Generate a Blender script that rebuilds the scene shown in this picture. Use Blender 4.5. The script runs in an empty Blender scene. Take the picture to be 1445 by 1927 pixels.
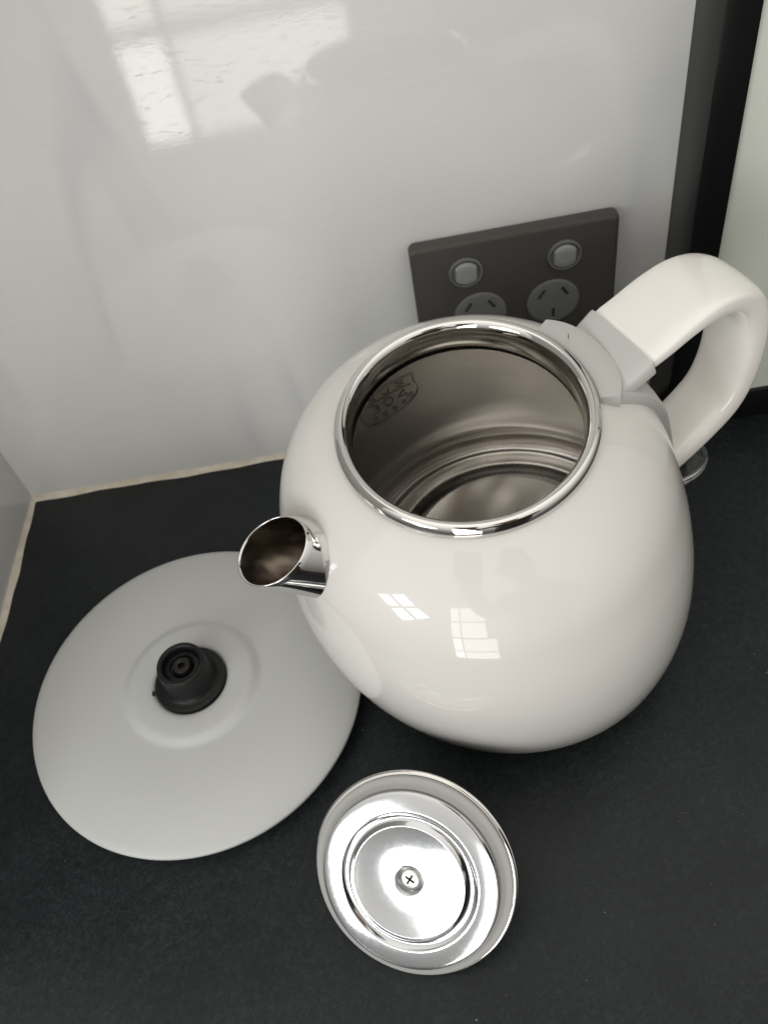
import bpy, bmesh, math, random
from mathutils import Vector, Matrix
random.seed(7)
S = bpy.context.scene
C = S.collection
PI = math.pi

# ------------------------------------------------------------------ camera
cam_d = bpy.data.cameras.new('camera')
cam = bpy.data.objects.new('camera', cam_d)
C.objects.link(cam)
cam.location = (0.26972, -0.42406, 0.44661)
cam.rotation_euler = (0.668255, 0.141961, -0.099528)
cam_d.sensor_fit = 'VERTICAL'
cam_d.sensor_height = 36.0
cam_d.sensor_width = 27.0
cam_d.lens = 36.0 * 1689.91 / 1927.0
cam_d.clip_start = 0.01
cam_d.clip_end = 50
cam_d.dof.use_dof = True
cam_d.dof.focus_distance = 0.375
cam_d.dof.aperture_fstop = 15.0
S.camera = cam

# ------------------------------------------------------------------ surrounding light
world = bpy.data.worlds.new('World')
S.world = world
world.use_nodes = True
wn = world.node_tree.nodes
wl = world.node_tree.links
bg = wn['Background']
geo_n = wn.new('ShaderNodeTexCoord')
sep = wn.new('ShaderNodeSeparateXYZ')
wl.new(geo_n.outputs['Generated'], sep.inputs[0])
wr = wn.new('ShaderNodeValToRGB')
mr = wn.new('ShaderNodeMapRange')
mr.inputs[1].default_value = -1
mr.inputs[2].default_value = 1
wl.new(sep.outputs[2], mr.inputs[0])
wl.new(mr.outputs[0], wr.inputs[0])
wr.color_ramp.elements[0].position = 0.36
wr.color_ramp.elements[0].color = (0.12, 0.11, 0.10, 1)
wr.color_ramp.elements[1].position = 0.60
wr.color_ramp.elements[1].color = (0.42, 0.415, 0.40, 1)
top_e = wr.color_ramp.elements.new(1.0)
top_e.color = (1.05, 1.02, 0.95, 1)
wl.new(wr.outputs[0], bg.inputs[0])
bg.inputs[1].default_value = 1.22

def area(name, loc, target, w, h, radiance, col=(1, 1, 1), spread=180):
    d = bpy.data.lights.new(name, 'AREA')
    d.shape = 'RECTANGLE'
    d.size, d.size_y = w, h
    d.energy = radiance * w * h * PI      # power that gives this radiance (W per m2 sr)
    d.color = col
    o = bpy.data.objects.new(name, d)
    C.objects.link(o)
    o.location = loc
    o.rotation_euler = (Vector(target) - Vector(loc)).to_track_quat('-Z', 'Z').to_euler()
    return o

# large daylight window up to the left behind the camera, four panes
wc, wt = Vector((-0.95, -1.55, 0.62)), Vector((0.25, -0.2, 0.1))
wq = (wt - wc).to_track_quat('-Z', 'Z')
for ix in (-1, 1):
    for iz in (-1, 1):
        p = wc + wq @ Vector((ix * 0.150, iz * 0.185, 0))
        o = area('window_pane_light', p, p + (wt - wc), 0.235, 0.30, 9.0, (0.95, 0.985, 1.0))
# low glazed door panes, mirrored in the glossy back wall
YP = -1.7
for (x0, x1, z0, z1, L) in ((-0.250, -0.142, -0.356, 0.02, 6.5), (-0.124, 0.27, -0.356, 0.02, 4.5),
                            (-0.250, -0.142, -0.625, -0.392, 8.5), (-0.124, 0.27, -0.625, -0.392, 5.0),
                            (-0.250, -0.142, 0.06, 0.46, 5.0), (-0.124, 0.17, 0.06, 0.46, 4.5),
                            (-0.250, -0.142, 0.49, 0.92, 5.0), (-0.124, 0.17, 0.49, 0.92, 4.0)):
    area('door_pane_light', ((x0 + x1) / 2, YP, (z0 + z1) / 2), ((x0 + x1) / 2, 0, (z0 + z1) / 2), x1 - x0, z1 - z0, L * 0.9, (1.0, 0.975, 0.93))

S.view_settings.view_transform = 'Standard'
S.view_settings.look = 'None'
S.view_settings.exposure = 0.16
S.view_settings.gamma = 1
S.render.engine = 'CYCLES'
S.cycles.max_bounces = 14
S.cycles.glossy_bounces = 8
S.cycles.caustics_reflective = False
S.cycles.caustics_refractive = False
S.cycles.use_denoising = True
S.cycles.sample_clamp_indirect = 6

# ------------------------------------------------------------------ materials
def mat(name, col, rough=0.5, metal=0.0, spec=0.5, coat=0.0, coat_r=0.03, trans=0.0, ior=1.45):
    m = bpy.data.materials.new(name)
    m.use_nodes = True
    b = m.node_tree.nodes['Principled BSDF']
    b.inputs['Base Color'].default_value = (*col, 1)
    b.inputs['Roughness'].default_value = rough
    b.inputs['Metallic'].default_value = metal
    b.inputs['Specular IOR Level'].default_value = spec
    b.inputs['Coat Weight'].default_value = coat
    b.inputs['Coat Roughness'].default_value = coat_r
    b.inputs['Transmission Weight'].default_value = trans
    b.inputs['IOR'].default_value = ior
    return m

def nodes(m):
    return m.node_tree.nodes, m.node_tree.links, m.node_tree.nodes['Principled BSDF']

def noise(m, scale, detail=4, rough=0.55, dist=0.0, vec=None):
    n, l, b = nodes(m)
    t = n.new('ShaderNodeTexNoise')
    t.inputs['Scale'].default_value = scale
    t.inputs['Detail'].default_value = detail
    t.inputs['Roughness'].default_value = rough
    t.inputs['Distortion'].default_value = dist
    if vec is None:
        tc = n.new('ShaderNodeTexCoord')
        vec = tc.outputs['Object']
    l.new(vec, t.inputs['Vector'])
    return t.outputs['Fac']

def ramp(m, fac, stops):
    n, l, b = nodes(m)
    r = n.new('ShaderNodeValToRGB')
    l.new(fac, r.inputs[0])
    while len(r.color_ramp.elements) < len(stops):
        r.color_ramp.elements.new(0.5)
    for e, (p, c) in zip(r.color_ramp.elements, stops):
        e.position = p
        e.color = (*c, 1) if len(c) == 3 else c
    return r.outputs[0]

def mix(m, fac, a, bcol, mode='MIX'):
    n, l, b = nodes(m)
    x = n.new('ShaderNodeMix')
    x.data_type = 'RGBA'
    x.blend_type = mode
    if hasattr(fac, 'links'):
        l.new(fac, x.inputs[0])
    else:
        x.inputs[0].default_value = fac
    for v, i in ((a, 6), (bcol, 7)):
        if hasattr(v, 'links'):
            l.new(v, x.inputs[i])
        else:
            x.inputs[i].default_value = (*v, 1)
    return x.outputs[2]

def bump(m, h, strength, dist):
    n, l, b = nodes(m)
    u = n.new('ShaderNodeBump')
    u.inputs['Strength'].default_value = strength
    u.inputs['Distance'].default_value = dist
    l.new(h, u.inputs['Height'])
    l.new(u.outputs[0], b.inputs['Normal'])

def setc(m, sock, name='Base Color'):
    n, l, b = nodes(m)
    l.new(sock, b.inputs[name])

def mrange(m, fac, a, b_, c, d):
    n, l, b = nodes(m)
    x = n.new('ShaderNodeMapRange')
    for i, v in enumerate((a, b_, c, d)):
        x.inputs[i + 1].default_value = v
    l.new(fac, x.inputs[0])
    return x.outputs[0]

M = {}
# marble-look gloss wall slab
m = M['marble'] = mat('gloss_marble_slab', (0.62, 0.61, 0.58), 0.12, spec=0.55)
n, l, b = nodes(m)
tc = n.new('ShaderNodeTexCoord')
mp = n.new('ShaderNodeMapping')
mp.inputs['Rotation'].default_value = (0, math.radians(38), 0)
mp.inputs['Scale'].default_value = (1.0, 1.0, 0.28)
l.new(tc.outputs['Object'], mp.inputs[0])
v1 = noise(m, 6.0, 2.5, 0.5, 0.9, mp.outputs[0])
vein = ramp(m, v1, [(0.44, (0, 0, 0)), (0.5, (1, 1, 1)), (0.53, (0, 0, 0)), (0.6, (0, 0, 0))])
msk = ramp(m, noise(m, 5.0, 2), [(0.48, (0, 0, 0)), (0.66, (1, 1, 1))])
vm = mix(m, 1.0, vein, msk, 'MULTIPLY')
cloud = ramp(m, noise(m, 4.5, 5, 0.6), [(0.3, (0.69, 0.69, 0.675)), (0.7, (0.75, 0.75, 0.735))])
vmf = n.new('ShaderNodeMath')
vmf.operation = 'MULTIPLY'
l.new(vm, vmf.inputs[0])
vmf.inputs[1].default_value = 0.65
setc(m, mix(m, vmf.outputs[0], cloud, (0.50, 0.515, 0.57)))
fine = noise(m, 900, 3, 0.6)
setc(m, mrange(m, fine, 0.3, 0.75, 0.02, 0.055), 'Roughness')
mp2 = n.new('ShaderNodeMapping')
mp2.inputs['Scale'].default_value = (0.22, 1.0, 1.0)
l.new(tc.outputs['Object'], mp2.inputs[0])
bump(m, noise(m, 700, 4, 0.7, 0.3, mp2.outputs[0]), 0.022, 0.0004)
setc(m, ramp(m, noise(m, 420, 5, 0.75, 0.4, mp2.outputs[0]), [(0.34, (0.05, 0.05, 0.05)), (0.45, (0.55, 0.55, 0.55))]), 'Specular IOR Level')

m = M['side_tile'] = mat('gloss_grey_tile', (0.60, 0.60, 0.59), 0.10, spec=0.6)
bump(m, noise(m, 60, 2), 0.02, 0.0004)

# charcoal laminate counter with a fine mottled print
m = M['counter'] = mat('charcoal_mottled_laminate', (0.014, 0.014, 0.014), 0.42, spec=0.30)
n, l, b = nodes(m)
a1 = noise(m, 330, 5, 0.6, 1.2)
a2 = noise(m, 30, 3, 0.5)
a3 = noise(m, 620, 2, 0.5, 0.6)
base = ramp(m, a1, [(0.34, (0.0080, 0.0106, 0.0120)), (0.50, (0.0122, 0.0160, 0.0180)), (0.68, (0.0215, 0.0265, 0.0292))])
blot = ramp(m, a3, [(0.36, (0.55, 0.55, 0.55)), (0.5, (1, 1, 1))])
c1 = mix(m, 0.4, base, blot, 'MULTIPLY')
tone = ramp(m, a2, [(0.3, (0.82, 0.82, 0.82)), (0.7, (1.15, 1.13, 1.10))])
c2 = mix(m, 1.0, c1, tone, 'MULTIPLY')
vor = n.new('ShaderNodeTexVoronoi')
vor.inputs['Scale'].default_value = 55
tcv = n.new('ShaderNodeTexCoord')
l.new(tcv.outputs['Object'], vor.inputs['Vector'])
speck = ramp(m, vor.outputs['Distance'], [(0.0, (1, 1, 1)), (0.018, (1, 1, 1)), (0.03, (0, 0, 0))])
vcol = n.new('ShaderNodeSeparateColor')
l.new(vor.outputs['Color'], vcol.inputs[0])
pick = ramp(m, vcol.outputs[0], [(0.88, (0, 0, 0)), (0.90, (1, 1, 1))])
setc(m, mix(m, mix(m, 1.0, speck, pick, 'MULTIPLY'), c2, (0.20, 0.20, 0.19)))
setc(m, mrange(m, a1, 0.3, 0.7, 0.36, 0.50), 'Roughness')
bump(m, a1, 0.12, 0.0004)

m = M['sealant'] = mat('cream_sealant', (0.62, 0.56, 0.46), 0.45)
setc(m, ramp(m, noise(m, 70, 4), [(0.3, (0.50, 0.44, 0.34)), (0.65, (0.68, 0.63, 0.54))]))

m = M['enamel'] = mat('white_enamel', (0.80, 0.785, 0.755), 0.25, spec=0.12, coat=0.9, coat_r=0.02)
setc(m, ramp(m, noise(m, 8, 2), [(0.3, (0.71, 0.69, 0.66)), (0.7, (0.73, 0.71, 0.68))]))
n, l, b = nodes(m)
smear = noise(m, 22, 4, 0.6, 1.0)
l.new(mrange(m, smear, 0.42, 0.72, 0.012, 0.06), b.inputs['Coat Roughness'])
wav = n.new('ShaderNodeBump')
wav.inputs['Strength'].default_value = 0.035
wav.inputs['Distance'].default_value = 0.002
l.new(noise(m, 16, 2), wav.inputs['Height'])
l.new(wav.outputs[0], b.inputs['Coat Normal'])
m = M['white_plastic'] = mat('white_gloss_plastic', (0.80, 0.775, 0.73), 0.20, spec=0.5, coat=0.8, coat_r=0.05)
setc(m, ramp(m, noise(m, 14, 2), [(0.3, (0.89, 0.865, 0.82)), (0.7, (0.91, 0.885, 0.84))]))
m = M['grey_plastic'] = mat('light_grey_plastic', (0.53, 0.53, 0.51), 0.42)
bump(m, noise(m, 1400, 2), 0.05, 0.0002)
m = M['base_plastic'] = mat('warm_grey_satin_plastic', (0.53, 0.535, 0.53), 0.34)
bump(m, noise(m, 1600, 2), 0.06, 0.0002)
m = M['black_plastic'] = mat('black_satin_plastic', (0.007, 0.0073, 0.0078), 0.42, spec=0.35)
bump(m, noise(m, 900, 2), 0.05, 0.0002)
m = M['pin_plastic'] = mat('brown_black_plastic', (0.016, 0.014, 0.0135), 0.4, spec=0.35)
bump(m, noise(m, 900, 2), 0.05, 0.0002)
m = M['dust'] = mat('pale_lint', (0.30, 0.30, 0.29), 0.9)
setc(m, ramp(m, noise(m, 50, 1), [(0.35, (0.10, 0.10, 0.10)), (0.65, (0.40, 0.40, 0.38))]))
m = M['phone_dark'] = mat('dark_phone_glass', (0.02, 0.02, 0.022), 0.3)
bump(m, noise(m, 400, 2), 0.02, 0.0001)
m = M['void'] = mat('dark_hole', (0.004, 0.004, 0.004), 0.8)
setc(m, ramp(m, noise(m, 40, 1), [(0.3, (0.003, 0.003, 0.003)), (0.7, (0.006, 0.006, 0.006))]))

def steel(name, col, r0, r1, scale=300, bs=0.03, bd=0.0003, stretch=None):
    m = mat(name, col, (r0 + r1) / 2, metal=1.0)
    if r1 > r0:
        f = noise(m, scale, 3)
        setc(m, mrange(m, f, 0.3, 0.7, r0, r1), 'Roughness')
    else:
        setc(m, ramp(m, noise(m, 6, 2), [(0.3, tuple(v * 0.985 for v in col)), (0.7, col)]))
    if bs:
        bump(m, noise(m, scale * 0.3, 2), bs, bd)
    return m
M['chrome'] = steel('polished_chrome', (0.70, 0.685, 0.665), 0.03, 0.06, 200, 0.02, 0.0002)
M['steel_in'] = steel('satin_steel_interior', (0.69, 0.665, 0.63), 0.24, 0.24, 400, 0)
M['steel_band'] = steel('polished_steel_neck', (0.56, 0.545, 0.51), 0.10, 0.17, 300, 0.04, 0.0003)
M['steel_lid'] = steel('pressed_steel_lid', (0.56, 0.565, 0.575), 0.10, 0.13, 500, 0)
M['steel_dark'] = steel('steel_dark_reflection', (0.13, 0.127, 0.12), 0.22, 0.3, 300, 0)  # clean steel; the dark reflection in the floor channel is put into its colour
M['spout_in'] = steel('shaded_steel_spout_bore', (0.30, 0.265, 0.23), 0.18, 0.26, 300, 0)  # same steel, darkened and browned to paint the shade and reflections inside the spout
M['stamp'] = steel('etched_steel_mark', (0.24, 0.21, 0.185), 0.4, 0.5, 300, 0)
M['screw'] = steel('zinc_screw', (0.80, 0.80, 0.76), 0.28, 0.36, 500, 0)
m = M['gasket'] = mat('grey_silicone', (0.40, 0.395, 0.385), 0.5)
bump(m, noise(m, 700, 2), 0.05, 0.0002)
m = M['plate'] = mat('dark_grey_outlet_plate', (0.066, 0.061, 0.056), 0.42, spec=0.5)
bump(m, noise(m, 1500, 2), 0.10, 0.0002)
m = M['socket'] = mat('grey_outlet_insert', (0.155, 0.158, 0.158), 0.45)
bump(m, noise(m, 1200, 2), 0.05, 0.0002)
m = M['rocker'] = mat('pale_grey_rocker', (0.33, 0.335, 0.335), 0.35)
bump(m, noise(m, 1200, 2), 0.04, 0.0002)
m = M['alu'] = mat('black_powder_coat_frame', (0.0055, 0.0062, 0.0060), 0.38, spec=0.3)
bump(m, noise(m, 1800, 2), 0.10, 0.0002)
m = M['pane'] = mat('pale_back_painted_glass', (0.52, 0.545, 0.50), 0.20, spec=0.5, coat=0.6)
setc(m, ramp(m, noise(m, 3, 2), [(0.3, (0.66, 0.69, 0.62)), (0.7, (0.68, 0.71, 0.64))]))
m = M['clear'] = mat('clear_plastic', (0.85, 0.85, 0.85), 0.06, trans=1.0, ior=1.47)
bump(m, noise(m, 60, 2), 0.05, 0.0005)

# ------------------------------------------------------------------ mesh helpers
def link(name, verts, faces, material, parent=None, smooth=True, angle=None):
    me = bpy.data.meshes.new(name)
    me.from_pydata([tuple(v) for v in verts], [], faces)
    me.update()
    bm = bmesh.new()
    bm.from_mesh(me)
    bmesh.ops.recalc_face_normals(bm, faces=bm.faces)
    bm.to_mesh(me)
    bm.free()
    if smooth:
        for p in me.polygons:
            p.use_smooth = True
        if angle:
            me.set_sharp_from_angle(angle=math.radians(angle))
    o = bpy.data.objects.new(name, me)
    o.data.materials.append(M[material])
    C.objects.link(o)
    o.parent = parent
    return o

def tag(o, label=None, cat=None, group=None, kind=None):
    for k, v in (('label', label), ('category', cat), ('group', group), ('kind', kind)):
        if v:
            o[k] = v
    return o

def empty(name, loc=(0, 0, 0)):
    o = bpy.data.objects.new(name, None)
    o.empty_display_size = 0.02
    o.location = loc
    C.objects.link(o)
    return o

def loft(rings, close_ring=True, caps=(False, False)):
    n = len(rings[0])
    V = [p for r in rings for p in r]
    F = []
    for i in range(len(rings) - 1):
        for j in range(n if close_ring else n - 1):
            k = (j + 1) % n
            F.append((i * n + j, i * n + k, (i + 1) * n + k, (i + 1) * n + j))
    if caps[0]:
        F.append(tuple(range(n)))
    if caps[1]:
        F.append(tuple((len(rings) - 1) * n + j for j in range(n)))
    return V, F

def frame_of(nrm):
    a = Vector(nrm).normalized()
    x = (Vector((1, 0, 0)) - a * a.x).normalized()
    return x, a.cross(x), a

def ring(c, nrm, r, n=128):
    x, y, a = frame_of(nrm)
    c = Vector(c)
    return [c + x * (r * math.cos(2 * PI * k / n)) + y * (r * math.sin(2 * PI * k / n)) for k in range(n)]

def catmull(P, n):
    """even samples of a natural cubic-like (Catmull-Rom) curve through tuples P"""
    out = []
    Q = [P[0]] + list(P) + [P[-1]]
    seg = len(P) - 1
    for i in range(n):
        t = i / (n - 1) * seg
        k = min(int(t), seg - 1)
        u = t - k
        p0, p1, p2, p3 = Q[k], Q[k + 1], Q[k + 2], Q[k + 3]
        out.append(tuple(0.5 * (2 * b_ + (c_ - a_) * u + (2 * a_ - 5 * b_ + 4 * c_ - d_) * u * u + (3 * b_ - a_ - 3 * c_ + d_) * u ** 3)
                         for a_, b_, c_, d_ in zip(p0, p1, p2, p3)))
    return out

def chaikin(P, it=2):
    """round the corners of an open polyline without overshoot"""
    P = [tuple(p) for p in P]
    for _ in range(it):
        Q = [P[0]]
        for a, b_ in zip(P, P[1:]):
            Q.append(tuple(u * .75 + v * .25 for u, v in zip(a, b_)))
            Q.append(tuple(u * .25 + v * .75 for u, v in zip(a, b_)))
        Q.append(P[-1])
        P = Q
    return P

def revolve(name, prof, material, parent, org=(0, 0, 0), nrm=(0, 0, 1), n=96, angle=None, caps=(False, False)):
    x, y, a = frame_of(nrm)
    o = Vector(org)
    rings = []
    for r, h in prof:
        r = max(r, 1e-5)
        rings.append([o + a * h + x * (r * math.cos(2 * PI * k / n)) + y * (r * math.sin(2 * PI * k / n)) for k in range(n)])
    V, F = loft(rings, caps=caps)
    return link(name, V, F, material, parent, True, angle)

def box(name, x0, x1, y0, y1, z0, z1, material, parent=None, bev=0.0, seg=3, mtx=None):
    bm = bmesh.new()
    bmesh.ops.create_cube(bm, size=1)
    for v in bm.verts:
        v.co = Vector((x0 + (v.co.x + .5) * (x1 - x0), y0 + (v.co.y + .5) * (y1 - y0), z0 + (v.co.z + .5) * (z1 - z0)))
    if bev:
        bmesh.ops.bevel(bm, geom=list(bm.edges), offset=bev, segments=seg, profile=0.5, affect='EDGES')
    if mtx:
        bm.transform(mtx)
    me = bpy.data.meshes.new(name)
    bm.to_mesh(me)
    bm.free()
    for p in me.polygons:
        p.use_smooth = bool(bev)
    if bev:
        me.set_sharp_from_angle(angle=math.radians(35))
    me.materials.append(M[material])
    o = bpy.data.objects.new(name, me)
    C.objects.link(o)
    o.parent = parent
    return o

def tube(name, pts, r, material, parent, n=10):
    """round wire through pts"""
    rings = []
    for i, p in enumerate(pts):
        p = Vector(p)
        d = (Vector(pts[min(i + 1, len(pts) - 1)]) - Vector(pts[max(i - 1, 0)])).normalized()
        u = d.orthogonal().normalized()
        w = d.cross(u)
        rr = r[i] if isinstance(r, (list, tuple)) else r
        rings.append([p + u * rr * math.cos(2 * PI * k / n) + w * rr * math.sin(2 * PI * k / n) for k in range(n)])
    V, F = loft(rings, caps=(True, True))
    return link(name, V, F, material, parent)

# ------------------------------------------------------------------ setting
A_LEFT = -0.0558          # the side wall is a few degrees off square
ct = box('countertop', -0.06, 0.95, -0.455, 0.0, -0.038, 0.0, 'counter', None, 0.002, 2)
tag(ct, kind='structure')
bw = box('back_wall', -0.02, 0.95, 0.0, 0.02, 0.0005, 0.75, 'marble')
tag(bw, kind='structure')
lm_ = Matrix.Rotation(A_LEFT, 4, 'Z')
lw = box('left_wall', -0.02, 0.0, -0.30, -0.0005, 0.0005, 0.75, 'side_tile', None, mtx=lm_)
tag(lw, kind='structure')

def bead(name, p0, p1, side, seed):
    """uneven hand-run sealant fillet from p0 to p1, wall on the side of 'side'"""
    rnd = random.Random(seed)
    p0, p1 = Vector(p0), Vector(p1)
    d = (p1 - p0).normalized()
    s = Vector(side)
    N = 90
    ph = [rnd.uniform(0, 6) for _ in range(4)]
    rings = []
    for i in range(N + 1):
        t = i / N
        L = (p1 - p0).length * t
        w = 0.0031 + 0.0005 * math.sin(L * 55 + ph[0]) + 0.0004 * math.sin(L * 160 + ph[1]) + rnd.uniform(-.00012, .00012)
        h = 0.0030 + 0.0004 * math.sin(L * 70 + ph[2]) + rnd.uniform(-.00012, .00012)
        c = p0 + d * L
        rings.append([c + s * -0.0006 + Vector((0, 0, 0.0002)), c + s * w + Vector((0, 0, 0.0002)), c + s * (w * 0.55) + Vector((0, 0, h * 0.42)),
                      c + s * (w * 0.22) + Vector((0, 0, h * 0.72)), c + s * 0.0003 + Vector((0, 0, h)), c + s * -0.0006 + Vector((0, 0, h))])
    V, F = loft(rings, caps=(True, True))
    o = link(name, V, F, 'sealant', None, True, 60)
    return tag(o, kind='structure')
bead('back_sealant_bead', (0.0, 0, 0), (0.427, 0, 0), (0, -1, 0), 3)
ld = lm_ @ Vector((0, -1, 0))
bead('side_sealant_bead', Vector((0, 0, 0)) + ld * 0.001, ld * 0.44, lm_ @ Vector((1, 0, 0)), 5)

# ------------------------------------------------------------------ black framed pane against the wall
fr = tag(empty('framed_glass_panel', (0.60, -0.018, 0)), 'black framed pale glass panel standing on the counter beside the outlet', 'glass panel')
FX, FY, FW_ = 0.4281, -0.0358, 0.0166
def fbox(name, *a, mtl='alu', bev=0.0008):
    o = box(name, *a, mtl, fr, bev, 2)
    o.matrix_parent_inverse = Matrix.Translation(fr.location).inverted()
    return o
fbox('frame_stile', FX, FX + FW_, FY, -0.0005, 0.0006, 0.70)
fbox('frame_stile', 0.80, 0.80 + FW_, FY, -0.0005, 0.0006, 0.70)
fbox('frame_rail', FX + FW_ + 0.0002, 0.7998, FY + 0.0006, -0.0005, 0.0006, 0.0235)
fbox('frame_rail', FX + FW_ + 0.0002, 0.7998, FY + 0.0006, -0.0005, 0.68, 0.6994)
fbox('glass_pane', FX + FW_ + 0.0002, 0.7998, FY + 0.003, -0.004, 0.0237, 0.6798, mtl='pane', bev=0.0)

# ------------------------------------------------------------------ double power outlet
po = tag(empty('power_outlet', (0.340, 0, 0.1146)), 'dark grey double power outlet with pale switches on the marble wall behind the kettle', 'power outlet')
PX, PZ, PY = 0.340, 0.1516, -0.0100
inv_po = Matrix.Translation(po.location).inverted()
def place(o, inv):
    o.matrix_parent_inverse = inv
    return o
PH = 0.0745
# plate: rounded corners, bevelled front edge
def rrect(hw, hh, r, n=6):
    pts = []
    for cx, cz, a0 in ((hw - r, hh - r, 0), (-hw + r, hh - r, 90), (-hw + r, -hh + r, 180), (hw - r, -hh + r, 270)):
        for k in range(n + 1):
            a = math.radians(a0 + 90 * k / n)
            pts.append((cx + r * math.cos(a), cz + r * math.sin(a)))
    return pts
pcz = PZ - PH / 2
rings = []
for (ins, y) in ((0.0022, -0.0002), (0.0008, -0.0008), (0.0, -0.0030), (0.0, -0.0078), (0.0004, -0.0090), (0.0013, -0.0097), (0.0024, -0.0100)):
    rings.append([Vector((PX + a, y, pcz + b_)) for a, b_ in rrect(0.05775 - ins, PH / 2 - ins, 0.0030 - ins * 0.3)])
V, F = loft(rings, caps=(True, True))
place(link('wall_plate', V, F, 'plate', po, True, 25), inv_po)

def disc_y(name, cx, cz, y0, prof, material, parent, inv, n=48, angle=30):
    o = revolve(name, prof, material, parent, (cx, y0, cz), (0, -1, 0), n, angle)
    return place(o, inv)

slot_mesh = {}
for sx in (-1, 1):
    # rocker switch
    cx, cz = PX + sx * 0.0277, 0.1322
    sw = empty('rocker_switch', (cx, PY, cz))
    sw.parent = po
    place(sw, inv_po)
    isw = Matrix.Translation((cx, PY, cz)).inverted()
    disc_y('switch_surround', cx, cz, PY, [(0.0000, 0.0002), (0.0078, 0.0002), (0.0080, 0.0004), (0.0083, 0.0012), (0.0089, 0.0014), (0.0095, 0.0011), (0.0097, 0.0002), (0.0098, -0.0005)], 'socket', sw, isw)
    # rocker: round pad with two flats cut left and right, tilted
    pts = []
    for k in range(40):
        a = 2 * PI * k / 40
        pts.append((max(-0.0060, min(0.0060, 0.0074 * math.cos(a))), 0.0074 * math.sin(a)))
    rr = []
    for (sc, h) in ((1.0, 0.0), (1.0, 0.0016), (0.96, 0.0022), (0.88, 0.0025), (0.4, 0.0023), (0.01, 0.0022)):
        rr.append([Vector((cx + a * sc, PY - 0.0004 - h - 0.0009 * (b_ * sc / 0.0074), cz + b_ * sc)) for a, b_ in pts])
    V, F = loft(rr, caps=(False, True))
    place(link('rocker', V, F, 'rocker', sw, True, 40), isw)
    # socket face with three real slots
    cx, cz = PX + sx * 0.0213, 0.1013
    sf = revolve('socket_face', [(0.0001, 0.0012), (0.0132, 0.0012), (0.0145, 0.0010), (0.0152, 0.0005), (0.0155, -0.0004), (0.0155, -0.003), (0.0001, -0.003)], 'socket', None, (cx, PY, cz), (0, -1, 0), 64, 30)
    cutters = []
    for (dx, dz, ang, ln) in ((-0.0067, 0.0066, -32, 0.0070), (0.0068, 0.0066, 32, 0.0070), (0.0, -0.0080, 0, 0.0070)):
        mt = Matrix.Translation((cx + dx, PY, cz + dz)) @ Matrix.Rotation(math.radians(-ang), 4, 'Y')
        cb = box('slot_cutter', -0.0010, 0.0010, -0.003, 0.0022, -ln / 2, ln / 2, 'socket', None, mtx=mt)
        md = sf.modifiers.new('cut', 'BOOLEAN')
        md.operation = 'DIFFERENCE'
        md.object = cb
        md.solver = 'EXACT'
        cutters.append((cb, mt, ln))
    bpy.context.view_layer.update()
    dg = bpy.context.evaluated_depsgraph_get()
    me2 = bpy.data.meshes.new_from_object(sf.evaluated_get(dg))
    sf.modifiers.clear()
    sf.data = me2
    sf.parent = po
    place(sf, inv_po)
    for cb, mt, ln in cutters:
        bpy.data.objects.remove(cb)
        sl = box('pin_slot', -0.00098, 0.00098, 0.0012, 0.0020, -ln / 2 + .00002, ln / 2 - .00002, 'void', sf, mtx=mt)
po_children = list(po.children)

# ------------------------------------------------------------------ kettle power base
BX, BY, BR = 0.12605, -0.17546, 0.09334
kb = tag(empty('kettle_base', (BX, BY, 0)), 'round warm grey kettle power base with black centre connector lying on the counter', 'kettle base')
def brev(name, prof, material, parent, angle=None, n=160):
    return revolve(name, prof, material, parent, (0, 0, 0), (0, 0, 1), n, angle)
P = [(0.0842, 0.0012), (0.0875, 0.0026), (0.0905, 0.0055), (0.0924, 0.0086), (0.0931, 0.0106), (0.09334, 0.0116), (0.0931, 0.0124), (0.0925, 0.0131)]
for k in range(1, 17):
    r = 0.0918 - (0.0918 - 0.0405) * k / 16
    P.append((r, 0.0200 - 0.0070 * ((r - 0.0405) / 0.0518) ** 2.6))
P += [(0.0396, 0.02003), (0.0388, 0.02012), (0.0376, 0.02050), (0.0358, 0.02155), (0.0342, 0.02228), (0.0328, 0.02258), (0.0300, 0.02275), (0.0250, 0.02300), (0.0225, 0.02295),
      (0.0214, 0.02265), (0.0208, 0.0222), (0.0203, 0.0215), (0.0200, 0.0208), (0.0150, 0.0206)]
brev('base_disc', P, 'base_plastic', kb)
brev('underside', [(0.001, 0.0012), (0.080, 0.0012), (0.0845, 0.0010), (0.0850, 0.0004), (0.0835, 0.0), (0.001, 0.0)], 'black_plastic', kb, 30)
hub = brev('connector', [(0.0199, 0.0200), (0.0199, 0.0228), (0.0195, 0.0237), (0.0188, 0.0240), (0.0168, 0.0240), (0.0158, 0.0243), (0.0150, 0.0252),
                          (0.0142, 0.0275), (0.0136, 0.0320), (0.0132, 0.0375), (0.0131, 0.0400), (0.0128, 0.0408), (0.0122, 0.0412), (0.0112, 0.0411), (0.0104, 0.0405), (0.0101, 0.0395),
                          (0.0100, 0.0355), (0.0060, 0.0355), (0.0056, 0.0352)], 'black_plastic', kb, 40, 96)
brev('contact_ring', [(0.0098, 0.0354), (0.0098, 0.0372), (0.0092, 0.0376), (0.0072, 0.0376), (0.0068, 0.0372), (0.0067, 0.0354)], 'black_plastic', hub, 40, 64)
brev('contact_pin', [(0.0050, 0.0345), (0.0050, 0.0385), (0.0046, 0.0391), (0.0040, 0.0393), (0.0024, 0.0393), (0.0019, 0.0389), (0.0018, 0.0360)], 'pin_plastic', hub, 40, 48)
brev('pin_hole', [(0.0018, 0.0362), (0.0002, 0.0362)], 'void', hub, 40, 32)
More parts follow.
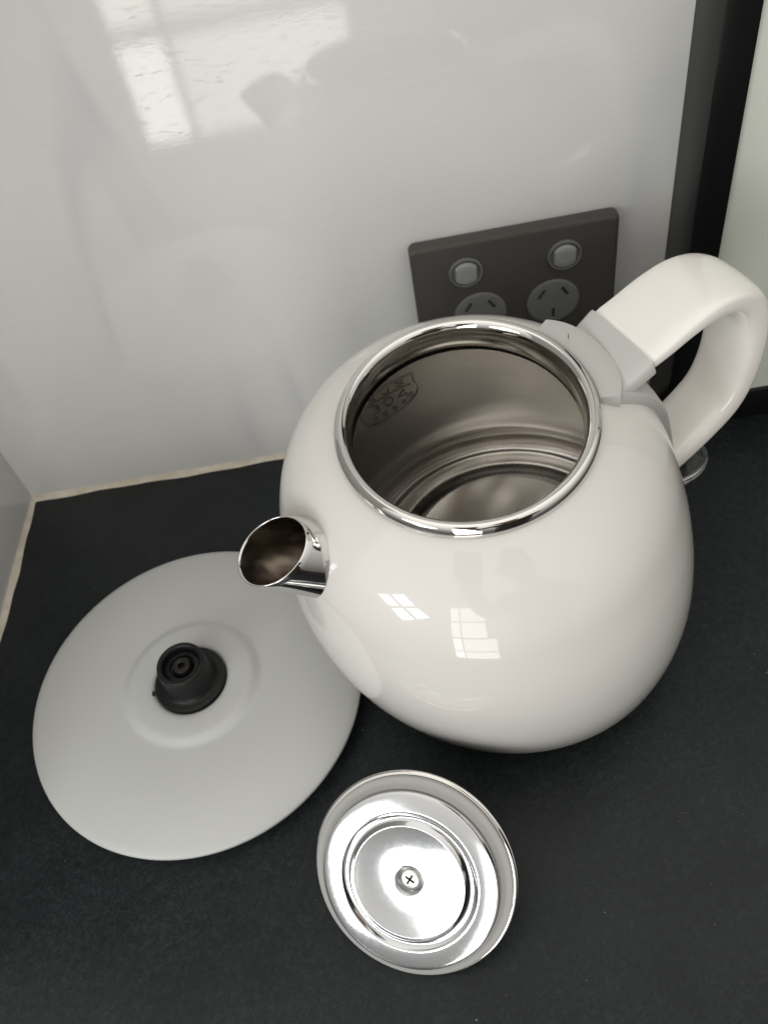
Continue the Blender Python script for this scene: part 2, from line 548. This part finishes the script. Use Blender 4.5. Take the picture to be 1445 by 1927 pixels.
lug = box('locating_lug', -0.0206, -0.0194, -0.0070, -0.0045, 0.0228, 0.0246, 'black_plastic', hub, 0.0003, 2)

# ------------------------------------------------------------------ kettle
RC = Vector((0.2911, -0.1637, 0.1750))
TX, TY = 0.0071, -0.1233
ZT = 0.1735
kp = [0.30959827, -0.15579780, -0.01700340, -0.00223237]
kn = [(0.0, 0.0660), (0.006, 0.0740), (0.0145, 0.0858), (0.0312, 0.0919), (0.0555, 0.09646), (0.0815, 0.09737), (0.1076, 0.0951), (0.1301, 0.0906), (0.1440, 0.0862), (0.1550, 0.0795), (0.1635, 0.0705), (0.1695, 0.0612), (0.1735, 0.0535)]

def centre(z):
    u = z / ZT
    return Vector((kp[0] * (1 - u) + RC.x * u + kp[2] * u * (1 - u), kp[1] * (1 - u) + RC.y * u + kp[3] * u * (1 - u), z))
def tilt(z):
    s = max(0, min(1, (z / ZT - .4) / .6))
    s = s * s * (3 - 2 * s)
    return Vector((TX * s, TY * s, 1))

def radius_table():
    return catmull(kn, 260)
RT = radius_table()
def brad(z):
    for (a, ra), (b_, rb) in zip(RT, RT[1:]):
        if z <= b_:
            return ra + (rb - ra) * (z - a) / max(b_ - a, 1e-9)
    return RT[-1][1]

ke = tag(empty('electric_kettle', (0.3096, -0.1558, 0)), 'open white rounded electric kettle with short chrome spout and looped white handle', 'kettle')
ik = Matrix.Translation(ke.location).inverted()
prof = catmull(kn, 200)
rings = [ring(centre(0) + Vector((0, 0, 0.0006)), (0, 0, 1), 0.001, 320), ring(centre(0) + Vector((0, 0, 0.0004)), (0, 0, 1), 0.055, 320)]
rings += [ring(centre(z) + Vector((0, 0, 0.0003)), tilt(z), r, 320) for z, r in prof]
V, F = loft(rings)
# hole under the spout and under the handle is not needed: the parts penetrate the shell
body = place(link('body', V, F, 'enamel', ke), ik)
# open the shell where the spout leaves it
_az, _al = -2.7356, 0.7725
_sd = Vector((math.cos(_az) * math.cos(_al), math.sin(_az) * math.cos(_al), math.sin(_al)))
_tip = Vector((0.2038, -0.2012, 0.1579))
bmb = bmesh.new()
bmb.from_mesh(body.data)
kill = []
for f_ in bmb.faces:
    v_ = f_.calc_center_median() - _tip
    t_ = v_.dot(_sd)
    if -0.05 < t_ < 0.01 and (v_ - _sd * t_).length < 0.0154:
        kill.append(f_)
bmesh.ops.delete(bmb, geom=kill, context='FACES')
bmb.to_mesh(body.data)
bmb.free()
Nrim = Vector((TX, TY, 1)).normalized()
# rolled chrome rim
R0, RA, RV = 0.0524, 0.0032, 0.0046
rp = []
for k in range(33):
    a = math.radians(-100 + 290 * k / 32)
    rp.append((R0 + RA * math.cos(a), RV * math.sin(a) - 0.0006))
x_, y_, a_ = frame_of(Nrim)
def rimring(r, h, n=160, c=RC):
    return [c + x_ * (r * math.cos(2 * PI * k / n)) + y_ * (r * math.sin(2 * PI * k / n)) + a_ * h for k in range(n)]
V, F = loft([rimring(r, h) for r, h in rp])
place(link('rim_ring', V, F, 'chrome', ke), ik)
# neck band
nk = [(R0 - 0.0031, 0.0), (R0 - 0.0034, -0.0020), (R0 - 0.0035, -0.0095), (R0 - 0.0030, -0.0103)]
V, F = loft([rimring(r, h) for r, h in nk])
place(link('neck_band', V, F, 'steel_band', ke), ik)
# inner vessel: from neck out to the wall, down to the pressed floor
FC = Vector((0.3085, -0.1520, 0.0))
vz = [  # (blend toward floor centre 0..1, z, r)
    (0.0, 0.1647, 0.0490), (0.02, 0.1636, 0.0508), (0.05, 0.1605, 0.0560), (0.10, 0.1555, 0.0645), (0.16, 0.1480, 0.0725), (0.24, 0.1380, 0.0785),
    (0.36, 0.1250, 0.0830), (0.50, 0.1100, 0.0852), (0.64, 0.0970, 0.0855), (0.78, 0.0850, 0.0845), (0.88, 0.0765, 0.0832), (0.94, 0.0710, 0.0824), (0.97, 0.0682, 0.0816), (1.0, 0.0668, 0.0806)]
vz = catmull(vz, 60)
rings = []
for bl, z, r in vz:
    c0 = Vector((RC.x, RC.y, 0)) * (1 - bl) + FC * bl
    t = max(0.0, 1 - bl * 3)
    rings.append(ring((c0.x, c0.y, z), (TX * t, TY * t, 1), r, 160))
fl = [(0.0798, 0.0645), (0.0794, 0.0610), (0.0788, 0.0575), (0.0778, 0.0562), (0.0760, 0.0562), (0.0750, 0.0575), (0.0745, 0.0600), (0.0738, 0.0614), (0.0726, 0.0619), (0.0712, 0.0616), (0.0704, 0.0606),
      (0.0697, 0.0596), (0.0688, 0.0593), (0.0676, 0.0597), (0.0640, 0.0605), (0.0612, 0.0610), (0.0605, 0.0608), (0.0601, 0.0600), (0.0598, 0.0565), (0.0592, 0.0530), (0.0575, 0.0518),
      (0.0548, 0.0518), (0.0534, 0.0530), (0.0528, 0.0570), (0.0524, 0.0606), (0.0516, 0.0619), (0.0502, 0.0623), (0.0400, 0.0627), (0.0200, 0.0631), (0.0010, 0.0632)]
for r, z in chaikin(fl, 1):
    rings.append(ring((FC.x, FC.y, z), (0, 0, 1), r, 160))
V, F = loft(rings)
vessel = place(link('inner_vessel', V, F, 'steel_in', ke), ik)

V, F = loft([ring((FC.x, FC.y, z), (0, 0, 1), r, 128) for r, z in ((0.0594, 0.0532), (0.0592, 0.0545), (0.0575, 0.0550), (0.0550, 0.0550), (0.0534, 0.0545), (0.0531, 0.0532))])
link('dark_reflection_ring', V, F, 'steel_dark', vessel, True, 50)  # added dark ring, paints the dark reflection in the steel channel

# spout
AZ, AL, BE = -2.7356, 0.7725, 1.2426
e = Vector((math.cos(AZ), math.sin(AZ), 0))
kz = Vector((0, 0, 1))
sd = e * math.cos(AL) + kz * math.sin(AL)
sn = e * math.cos(BE) + kz * math.sin(BE)
tip = Vector((0.2038, -0.2012, 0.1579))
su = Vector((-math.sin(AZ), math.cos(AZ), 0))
sv = sd.cross(su)
def sp_ring(off, rad, cut, n=96):
    out = []
    for k in range(n):
        a = 2 * PI * k / n
        d = su * math.cos(a) + sv * math.sin(a)
        p = tip + d * rad
        if cut:      # slide along the axis onto the slanted lip plane
            p += sd * (-(p - tip).dot(sn) / sd.dot(sn) + off)
        else:
            p += sd * off
        out.append(p)
    return out
rings = [sp_ring(-0.060, 0.0165, False), sp_ring(-0.044, 0.0200, False), sp_ring(-0.034, 0.0198, False)]
for k in range(1, 9):
    t = k / 9
    A_, B_ = sp_ring(-0.034, 0.0198, False), sp_ring(0.0, 0.0150, True)
    rings.append([p.lerp(q, t) + (p - tip - sd * (p - tip).dot(sd)).normalized() * (-0.0003 * math.sin(PI * t)) for p, q in zip(A_, B_)])
rings += [sp_ring(-0.0004, 0.0150, True), sp_ring(0.0001, 0.0147, True), sp_ring(-0.0002, 0.0143, True), sp_ring(-0.0008, 0.0142, True)]
V, F = loft(rings)
spout = place(link('spout', V, F, 'chrome', ke), ik)
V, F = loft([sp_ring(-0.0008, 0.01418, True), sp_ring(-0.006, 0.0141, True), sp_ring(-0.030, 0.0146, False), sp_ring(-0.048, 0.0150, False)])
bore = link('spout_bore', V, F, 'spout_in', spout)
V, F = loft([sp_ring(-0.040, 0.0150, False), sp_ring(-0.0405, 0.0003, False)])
link('bore_shade_cap', V, F, 'void', spout)  # added black disc closing the bore, stands in for the darkness inside the kettle

# handle, in the vertical plane at azimuth PHI
PHI = math.radians(21.5)
he = Vector((math.cos(PHI), math.sin(PHI), 0))
hn = Vector((-math.sin(PHI), math.cos(PHI), 0))
def hp(s, z, w=0.0):
    return RC + he * (s / 1000) + kz * (z / 1000) + hn * (w / 1000)
path = [(74.0, 3.0, 20.0, 6.0), (78.5, 6.6, 20.3, 7.2), (86, 9.6, 20.2, 7.8), (99, 15.2, 19.8, 9), (113, 18.6, 19.2, 10.5), (127, 16.6, 18.4, 12), (138.5, 9.2, 17.6, 13.5), (146.5, -4, 17.0, 14),
        (150, -20, 16.5, 14), (150.5, -36, 16.0, 14), (148, -52, 15.7, 14), (142, -65.5, 15.5, 14), (131, -76, 15.4, 14), (116, -86, 15.4, 14), (98, -96, 15.4, 14)]
ps = catmull(path, 72)
rings = []
for i, (s, z, hw, th) in enumerate(ps):
    a, b_ = ps[max(i - 1, 0)], ps[min(i + 1, len(ps) - 1)]
    dx, dz = b_[0] - a[0], b_[1] - a[1]
    L = math.hypot(dx, dz)
    nx, nz = dz / L, -dx / L            # inward normal (right of the travel direction)
    sec = []
    n = 40
    for k in range(n):                  # superellipse section
        an = 2 * PI * k / n
        ca, sa = math.cos(an), math.sin(an)
        q = 5.5 - 1.7 * min(1, i / 45)
        u = math.copysign(abs(ca) ** (2 / q), ca) * hw
        v = math.copysign(abs(sa) ** (2 / q), sa)
        crown = 0.9 * (1 - (u / hw) ** 2)
        off = th / 2 - v * (th / 2 + crown)
        sec.append(hp(s + nx * off, z + nz * off, u))
    rings.append(sec)
V, F = loft(rings, caps=(True, True))
handle = place(link('handle', V, F, 'white_plastic', ke), ik)

# grey collar hugging the rim, its sleeve round the handle root, and the spine down the body
def collar():
    a0, a1, n = math.radians(21.5 - 22.5), math.radians(21.5 + 25.5), 28
    rings = []
    for k in range(n + 1):
        t = a0 + (a1 - a0) * k / n
        d = x_ * math.cos(t) + y_ * math.sin(t)
        ed = abs(2 * k / n - 1)
        ro = 0.0690 - 0.0045 * ed ** 3
        def q(r, h):
            return RC + d * r + a_ * h
        rings.append([q(0.0540, -0.012), q(0.0552, 0.0006), q(0.0558, 0.0014), q(0.0566, 0.0016), q(ro - 0.0012, 0.0010), q(ro - 0.0004, 0.0006), q(ro, -0.0004), q(ro + 0.0003, -0.0095)])
    return loft(rings, close_ring=True, caps=(True, True))
V, F = collar()
col_o = place(link('rim_collar', V, F, 'grey_plastic', ke, True, 40), ik)

_d = x_ * math.cos(math.radians(33)) + y_ * math.sin(math.radians(33))
_e = x_ * math.cos(math.radians(35.5)) + y_ * math.sin(math.radians(35.5))
tube('scuff_mark', [RC + _d * 0.0600 + a_ * 0.00145, RC + (_d * 0.5 + _e * 0.5) * 0.0612 + a_ * 0.0014, RC + _e * 0.0628 + a_ * 0.0013], [0.00006, 0.0002, 0.00006], 'void', col_o, 6)

def sleeve():
    rings = []
    for (s, z, hw, th, up) in ((58, -5.0, 21.0, 8.5, 0), (64, -2.6, 21.0, 8.5, 0), (68, -0.2, 21.2, 8.5, 0), (72, 2.4, 21.5, 8.8, 0), (76.4, 5.3, 21.8, 9.2, 0), (77.3, 5.7, 21.6, 9.0, 0), (77.5, 5.6, 19.5, 7, 0)):
        sec = []
        n = 40
        a = math.radians(20)
        nx, nz = math.sin(a), -math.cos(a)
        for k in range(n):
            an = 2 * PI * k / n
            ca, sa = math.cos(an), math.sin(an)
            q = 5.0
            u = math.copysign(abs(ca) ** (2 / q), ca) * hw
            v = math.copysign(abs(sa) ** (2 / q), sa)
            off = th / 2 - v * (th / 2 + 1.0) - 0.9
            sec.append(hp(s + nx * off, z + nz * off + up, u))
        rings.append(sec)
    return loft(rings, caps=(True, True))
V, F = sleeve()
place(link('handle_sleeve', V, F, 'grey_plastic', ke, True, 50), ik)

def surf_s(z, w):
    """radial distance along he (from RC) of the body surface at height z and lateral offset w"""
    c = centre(z)
    r = brad(min(max(z, 0.001), ZT - 0.0001))
    off = (c - RC)
    cw = off.dot(hn)
    cs = off.dot(he)
    return cs + math.sqrt(max(r * r - (w - cw) ** 2, 1e-6))
def spine():
    zs = [0.1690 - 0.0035 * k for k in range(26)]
    ws = [-21.5, -21.5, -21.0, -19.5, -12, -6, 0, 6, 12, 19.5, 21.0, 21.5, 21.5]
    rings = []
    for i, z in enumerate(zs):
        t = i / (len(zs) - 1)
        th = 5.5 - 1.5 * t
        nar = 1.06 - 0.30 * min(1, t * 1.5)
        hs = [-6, th - 1.2, th - 0.3, th, th, th, th, th, th, th, th - 0.3, th - 1.2, -6]
        sec = []
        for w, h in zip(ws, hs):
            w *= nar
            s = surf_s(z, w / 1000) * 1000
            # outward direction tilts upward near the shoulder
            g = (brad(min(z + 0.002, ZT - .0002)) - brad(max(z - 0.002, 0.001))) / 0.004
            L = math.hypot(1, g)
            sec.append(RC + he * ((s + h / L) / 1000) + hn * (w / 1000) + kz * (z - RC.z - g / L * h / 1000))
        rings.append(sec)
    return loft(rings, close_ring=True, caps=(True, True))
V, F = spine()
place(link('handle_spine', V, F, 'grey_plastic', ke, True, 50), ik)

# clear thumb switch under the handle foot
def tab():
    rings = []
    prof = [(0.0, 0.0, 0.05), (0.0, 0.0, 0.86), (0.5, 0, 0.96), (1.6, 0, 1.0), (4.2, 0, 1.0), (5.2, 0, 0.95), (5.6, 0, 0.85), (4.2, 0, 0.78), (4.0, 0, 0.05)]
    for h, _, sc in prof:
        rr = []
        for k in range(48):
            an = 2 * PI * k / 48
            ca, sa = math.cos(an), math.sin(an)
            s = 117 + 20 * sc * ca
            w = 15.5 * sc * sa
            rr.append(hp(s, -105 + h, w))
        rings.append(rr)
    return loft(rings, caps=(True, True))
V, F = tab()
place(link('switch_paddle', V, F, 'clear', ke, True, 40), ik)

# etched steel grade mark inside the vessel: traced on the wall by casting onto the vessel
def on_vessel(az, z):
    """point on the inner wall at azimuth az (deg, about RC) and height z"""
    best = None
    for (b0, z0, r0), (b1, z1, r1) in zip(vz, vz[1:]):
        if z1 <= z <= z0:
            t = (z0 - z) / max(z0 - z1, 1e-9)
            bl = b0 + (b1 - b0) * t
            r = r0 + (r1 - r0) * t - 0.0003
            c0 = Vector((RC.x, RC.y, 0)) * (1 - bl) + FC * bl
            a = math.radians(az)
            return Vector((c0.x + r * math.cos(a), c0.y + r * math.sin(a), z))
    return RC

STAMP = dict(az_l=131.0, az_r=106.5, z_t=0.1315, z_b=0.1030)
GL = {'S': [[(1, .9), (.7, 1), (.25, 1), (.05, .85), (.1, .65), (.45, .52), (.85, .38), (.95, .18), (.75, 0), (.3, 0), (0, .12)]],
      'U': [[(0, 1), (0, .3), (.15, .05), (.5, 0), (.85, .05), (1, .3), (1, 1)]],
      '3': [[(0, .95), (.5, 1), (.9, .85), (.85, .62), (.4, .53), (.9, .42), (1, .2), (.6, 0), (0, .05)]],
      '0': [[(.5, 1), (.12, .85), (0, .5), (.12, .15), (.5, 0), (.88, .15), (1, .5), (.88, .85), (.5, 1)]],
      '4': [[(.75, 0), (.75, 1), (0, .32), (1, .32)]],
      'c': [[(1, .8), (.5, 1), (0, .6), (.2, .1), (.8, 0), (1, .3)]]}
def sm(u, v):
    """u left to right 0..1, v bottom to top 0..1"""
    return on_vessel(STAMP['az_l'] + (STAMP['az_r'] - STAMP['az_l']) * u, STAMP['z_b'] + (STAMP['z_t'] - STAMP['z_b']) * v)
def stroke(pl, r, parent, name='etched_line', n=None):
    pts = []
    for a, b_ in zip(pl, pl[1:]):
        L = math.hypot(b_[0] - a[0], b_[1] - a[1])
        k = max(2, int(L * 24))
        for i in range(k):
            t = i / k
            pts.append((a[0] + (b_[0] - a[0]) * t, a[1] + (b_[1] - a[1]) * t))
    pts.append(pl[-1])
    return tube(name, [sm(*p) for p in pts], r, 'stamp', parent, 6)
mark = empty('steel_grade_mark', (0, 0, 0))
mark.parent = vessel
out = [(0.0, 0.98), (1.0, 0.98), (0.97, 0.72), (1.0, 0.62), (1.0, 0.42), (0.93, 0.26), (0.80, 0.14), (0.62, 0.05), (0.42, 0.02), (0.22, 0.06), (0.09, 0.16), (0.02, 0.32), (0.0, 0.5), (0.03, 0.72), (0.0, 0.98)]
stroke(out, 0.00019, vessel, 'mark_outline')
stroke([(0.10, 0.66), (0.92, 0.66)], 0.0002, vessel, 'mark_divider')
for ch, u0, v0, w, h in (('S', .20, .73, .13, .19), ('U', .45, .73, .13, .19), ('S', .70, .73, .13, .19),
                         ('3', .20, .34, .15, .25), ('0', .44, .34, .15, .25), ('4', .68, .34, .16, .25),
                         ('c', .20, .17, .06, .09), ('c', .36, .12, .07, .10), ('c', .53, .12, .07, .10), ('c', .70, .17, .07, .10), ('c', .84, .28, .07, .12)):
    for pl in GL[ch]:
        stroke([(u0 + a * w, v0 + b_ * h) for a, b_ in pl], 0.0002, vessel, 'mark_character')
bpy.data.objects.remove(mark)

# ------------------------------------------------------------------ lid lying upside down, propped on its knob
K = 0.887
cp = Vector(cam.location)
LO = cp + (Vector((0.2294, -0.2874, -0.0140)) - cp) * K
LN = Vector((-0.3521, -0.8439, 1.0)).normalized()
li = tag(empty('kettle_lid', (LO.x, LO.y, 0)), 'round steel kettle lid lying upside down with its screw showing', 'kettle lid')
il = Matrix.Translation(li.location).inverted()
def lrev(name, prof, material, parent=li, angle=None, n=128, inv=True, sc=K):
    o = revolve(name, [(r * sc, h * sc) for r, h in prof], material, parent, LO, LN, n, angle)
    return place(o, il)
pl = [(0.0470, -0.0085), (0.0460, -0.0060), (0.0457, -0.0028), (0.0455, -0.0012), (0.0451, -0.0010), (0.0443, -0.0007), (0.0420, -0.0004), (0.0390, -0.0001)]
for k in range(25):
    t = k / 24
    pl.append((0.0352 - (0.0352 - 0.0288) * t, 0.0001 + 0.0005 * t - 0.0016 * math.sin(PI * t)))
for k in range(1, 13):
    t = k / 12
    pl.append((0.0288 - (0.0288 - 0.0085) * t, 0.0006 - 0.0018 * (1 - (1 - t) ** 2)))
pl += [(0.0074, -0.00125), (0.0069, -0.0016), (0.0066, -0.0026), (0.0064, -0.0048), (0.0060, -0.0062), (0.0010, -0.0064)]
pts = chaikin(pl, 1)
lrev('lid_plate', pts, 'steel_lid')
lrev('gasket', [(0.0455, -0.0032), (0.0462, -0.0030), (0.0475, -0.0050), (0.0488, -0.0058), (0.0505, -0.0062), (0.0512, -0.0068), (0.0512, -0.0085), (0.0500, -0.0095), (0.0460, -0.0095)], 'gasket', angle=50)
sh = [(0.0490, -0.0088), (0.0512, -0.0090), (0.0522, -0.0092), (0.0529, -0.0096), (0.0532, -0.0102), (0.0531, -0.0110), (0.0525, -0.0122), (0.0505, -0.0145), (0.0460, -0.0170), (0.0360, -0.0195), (0.0200, -0.0210), (0.0080, -0.0215)]
lrev('lid_cover', chaikin(sh, 2), 'chrome')
lrev('knob', catmull([(0.0085, -0.0213), (0.0070, -0.0230), (0.0062, -0.0265), (0.0080, -0.0300), (0.0125, -0.0325), (0.0135, -0.0350), (0.0110, -0.0372), (0.0050, -0.0380), (0.0002, -0.0380)], 50), 'chrome')
scw = lrev('screw', chaikin([(0.0050, -0.0062), (0.0050, -0.0040), (0.0049, -0.0034), (0.0044, -0.0030), (0.0030, -0.0027), (0.0004, -0.0026)], 2), 'screw', n=48)
lx, ly, la = frame_of(LN)
for rot in (50, 140):
    a = math.radians(rot)
    u = lx * math.cos(a) + ly * math.sin(a)
    w = la.cross(u)
    o3 = LO + la * (-0.0032 * K)
    vs = []
    for sx_, sy_, sz_ in ((-1, -1, -1), (1, -1, -1), (1, 1, -1), (-1, 1, -1), (-1, -1, 1), (1, -1, 1), (1, 1, 1), (-1, 1, 1)):
        ln = 0.0027 if sz_ > 0 else 0.0016
        vs.append(o3 + u * sx_ * ln * K + w * sy_ * 0.00055 * K + la * (sz_ * 0.0008 * K if rot == 50 else sz_ * 0.00075 * K))
    link('drive_slot', vs, [(0, 3, 2, 1), (4, 5, 6, 7), (0, 1, 5, 4), (1, 2, 6, 5), (2, 3, 7, 6), (3, 0, 4, 7)], 'void', scw, False)

# ------------------------------------------------------------------ the photographer, out of frame, seen only in the reflections
def person():
    J = {'pelvis': (0.52, -0.80, 0.06, 0.15, 0.11), 'waist': (0.52, -0.79, 0.20, 0.135, 0.10), 'chest': (0.51, -0.77, 0.36, 0.155, 0.11), 'neck0': (0.50, -0.755, 0.485, 0.075, 0.07),
         'neck': (0.49, -0.735, 0.545, 0.052, 0.052), 'head0': (0.475, -0.715, 0.62, 0.078, 0.085), 'head1': (0.468, -0.71, 0.69, 0.082, 0.092), 'head2': (0.465, -0.71, 0.755, 0.058, 0.065),
         'shl': (0.355, -0.755, 0.445, 0.062, 0.062), 'ell': (0.270, -0.690, 0.290, 0.045, 0.045), 'wrl': (0.225, -0.500, 0.405, 0.030, 0.030), 'hal': (0.222, -0.462, 0.428, 0.028, 0.022),
         'shr': (0.665, -0.755, 0.445, 0.062, 0.062), 'elr': (0.640, -0.640, 0.270, 0.045, 0.045), 'wrr': (0.400, -0.515, 0.400, 0.030, 0.030), 'har': (0.355, -0.475, 0.425, 0.028, 0.022),
         'hpl': (0.445, -0.80, -0.03, 0.095, 0.095), 'knl': (0.435, -0.78, -0.42, 0.062, 0.062), 'anl': (0.43, -0.82, -0.80, 0.042, 0.042), 'fol': (0.425, -0.70, -0.865, 0.040, 0.030),
         'hpr': (0.595, -0.80, -0.03, 0.095, 0.095), 'knr': (0.605, -0.78, -0.42, 0.062, 0.062), 'anr': (0.61, -0.82, -0.80, 0.042, 0.042), 'for': (0.615, -0.70, -0.865, 0.040, 0.030)}
    E_ = [('pelvis', 'waist'), ('waist', 'chest'), ('chest', 'neck0'), ('neck0', 'neck'), ('neck', 'head0'), ('head0', 'head1'), ('head1', 'head2'),
          ('chest', 'shl'), ('shl', 'ell'), ('ell', 'wrl'), ('wrl', 'hal'), ('chest', 'shr'), ('shr', 'elr'), ('elr', 'wrr'), ('wrr', 'har'),
          ('pelvis', 'hpl'), ('hpl', 'knl'), ('knl', 'anl'), ('anl', 'fol'), ('pelvis', 'hpr'), ('hpr', 'knr'), ('knr', 'anr'), ('anr', 'for')]
    for side, h in (('l', 'hal'), ('r', 'har')):
        hx, hy, hz = J[h][:3]
        sg = 1 if side == 'l' else -1
        for k, (dz, ln) in enumerate(((0.026, 0.062), (0.009, 0.070), (-0.008, 0.066), (-0.024, 0.052))):
            J[h + 'a%d' % k] = (hx - sg * 0.010, hy + 0.030, hz + dz, 0.009, 0.009)
            J[h + 'b%d' % k] = (hx - sg * 0.004, hy + 0.030 + ln * 0.45, hz + dz * 1.1, 0.0085, 0.0085)
            J[h + 'c%d' % k] = (hx + sg * 0.010, hy + 0.030 + ln * 0.62, hz + dz * 1.1, 0.0075, 0.0075)
            E_ += [(h, h + 'a%d' % k), (h + 'a%d' % k, h + 'b%d' % k), (h + 'b%d' % k, h + 'c%d' % k)]
        J[h + 't0'] = (hx + sg * 0.022, hy - 0.004, hz + 0.018, 0.011, 0.011)
        J[h + 't1'] = (hx + sg * 0.036, hy + 0.002, hz + 0.034, 0.009, 0.009)
        E_ += [(h, h + 't0'), (h + 't0', h + 't1')]
    names = list(J)
    me = bpy.data.meshes.new('body')
    me.from_pydata([J[k][:3] for k in names], [(names.index(a), names.index(b_)) for a, b_ in E_], [])
    o = bpy.data.objects.new('body', me)
    C.objects.link(o)
    o.modifiers.new('skin', 'SKIN')
    md = o.modifiers.new('sub', 'SUBSURF')
    md.levels = md.render_levels = 2
    for i, k in enumerate(names):
        me.skin_vertices[0].data[i].radius = J[k][3:]
        me.skin_vertices[0].data[i].use_root = (k == 'pelvis')
    me.materials.append(M['cloth'])
    return o
m = M['cloth'] = mat('figure_skin_and_dark_clothes', (0.05, 0.05, 0.055), 0.8)
n, l, b = nodes(m)
tcp = n.new('ShaderNodeTexCoord')
sp_ = n.new('ShaderNodeSeparateXYZ')
l.new(tcp.outputs['Object'], sp_.inputs[0])
skin_top = mrange(m, sp_.outputs[2], 0.515, 0.525, 0, 1)
hand = mrange(m, sp_.outputs[1], -0.56, -0.55, 0, 1)
mx = n.new('ShaderNodeMath')
mx.operation = 'MAXIMUM'
l.new(skin_top, mx.inputs[0])
l.new(hand, mx.inputs[1])
weave = ramp(m, noise(m, 60, 3), [(0.3, (0.055, 0.045, 0.042)), (0.7, (0.085, 0.070, 0.064))])
setc(m, mix(m, mx.outputs[0], weave, (0.45, 0.29, 0.21)))
pe = tag(empty('person', (0.52, -0.80, -0.89)), 'person in a dark top standing at the counter holding up a phone', 'person')
pb = person()
pb.parent = pe
place(pb, Matrix.Translation(pe.location).inverted())
hm = [Vector((0.466, -0.722, 0.735)), 0.098]
hair = revolve('hair', chaikin([(0.098, -0.055), (0.104, -0.01), (0.100, 0.025), (0.078, 0.058), (0.040, 0.076), (0.001, 0.080)], 2), 'void', pe, hm[0], (0, -0.35, 1), 40)
place(hair, Matrix.Translation(pe.location).inverted())

# the phone the picture is taken with, just behind the lens
ph = tag(empty('phone', (0, 0, 0)), 'dark phone held over the counter by the person', 'phone')
cm = cam.rotation_euler.to_matrix().to_4x4()
cm.translation = cam.location
ph.matrix_world = cm @ Matrix.Translation((-0.020, -0.055, 0.012))
box('phone_body', -0.036, 0.036, -0.074, 0.074, 0.0, 0.008, 'phone_dark', ph, 0.003, 3)
box('camera_bump', 0.004, 0.034, 0.040, 0.072, 0.0001, 0.0082, 'phone_dark', ph, 0.001, 2)

# lint and dust on the counter: far too many and too small to count
rnd = random.Random(21)
V, F = [], []
for k in range(90):
    x, y = rnd.uniform(0.02, 0.46), rnd.uniform(-0.40, -0.02)
    r = rnd.uniform(0.00010, 0.00026)
    b0 = len(V)
    h = rnd.uniform(0.5, 1.0) * r
    for j in range(5):
        a = 2 * PI * j / 5 + rnd.random()
        V.append((x + r * math.cos(a) * rnd.uniform(.6, 1.4), y + r * math.sin(a), 0.00005))
    V.append((x, y, h + 0.00005))
    F += [(b0 + j, b0 + (j + 1) % 5, b0 + 5) for j in range(5)]
for k in range(7):          # a few short fibres
    x, y, a = rnd.uniform(0.03, 0.44), rnd.uniform(-0.36, -0.03), rnd.uniform(0, 6)
    c0, prev = rnd.uniform(-250, 250), None
    for j in range(9):
        a += c0 * 0.0005
        x += 0.0005 * math.cos(a)
        y += 0.0005 * math.sin(a)
        b0 = len(V)
        nx, ny = -math.sin(a) * 0.00007, math.cos(a) * 0.00007
        V += [(x + nx, y + ny, 0.00008), (x - nx, y - ny, 0.00008), (x, y, 0.00020)]
        if prev is not None:
            F += [(prev, b0, b0 + 2, prev + 2), (prev + 1, prev + 2, b0 + 2, b0 + 1)]
        prev = b0
dust = link('counter_dust', V, F, 'dust', None, False)
tag(dust, 'pale specks of dust and lint scattered over the dark counter', 'dust', kind='stuff')
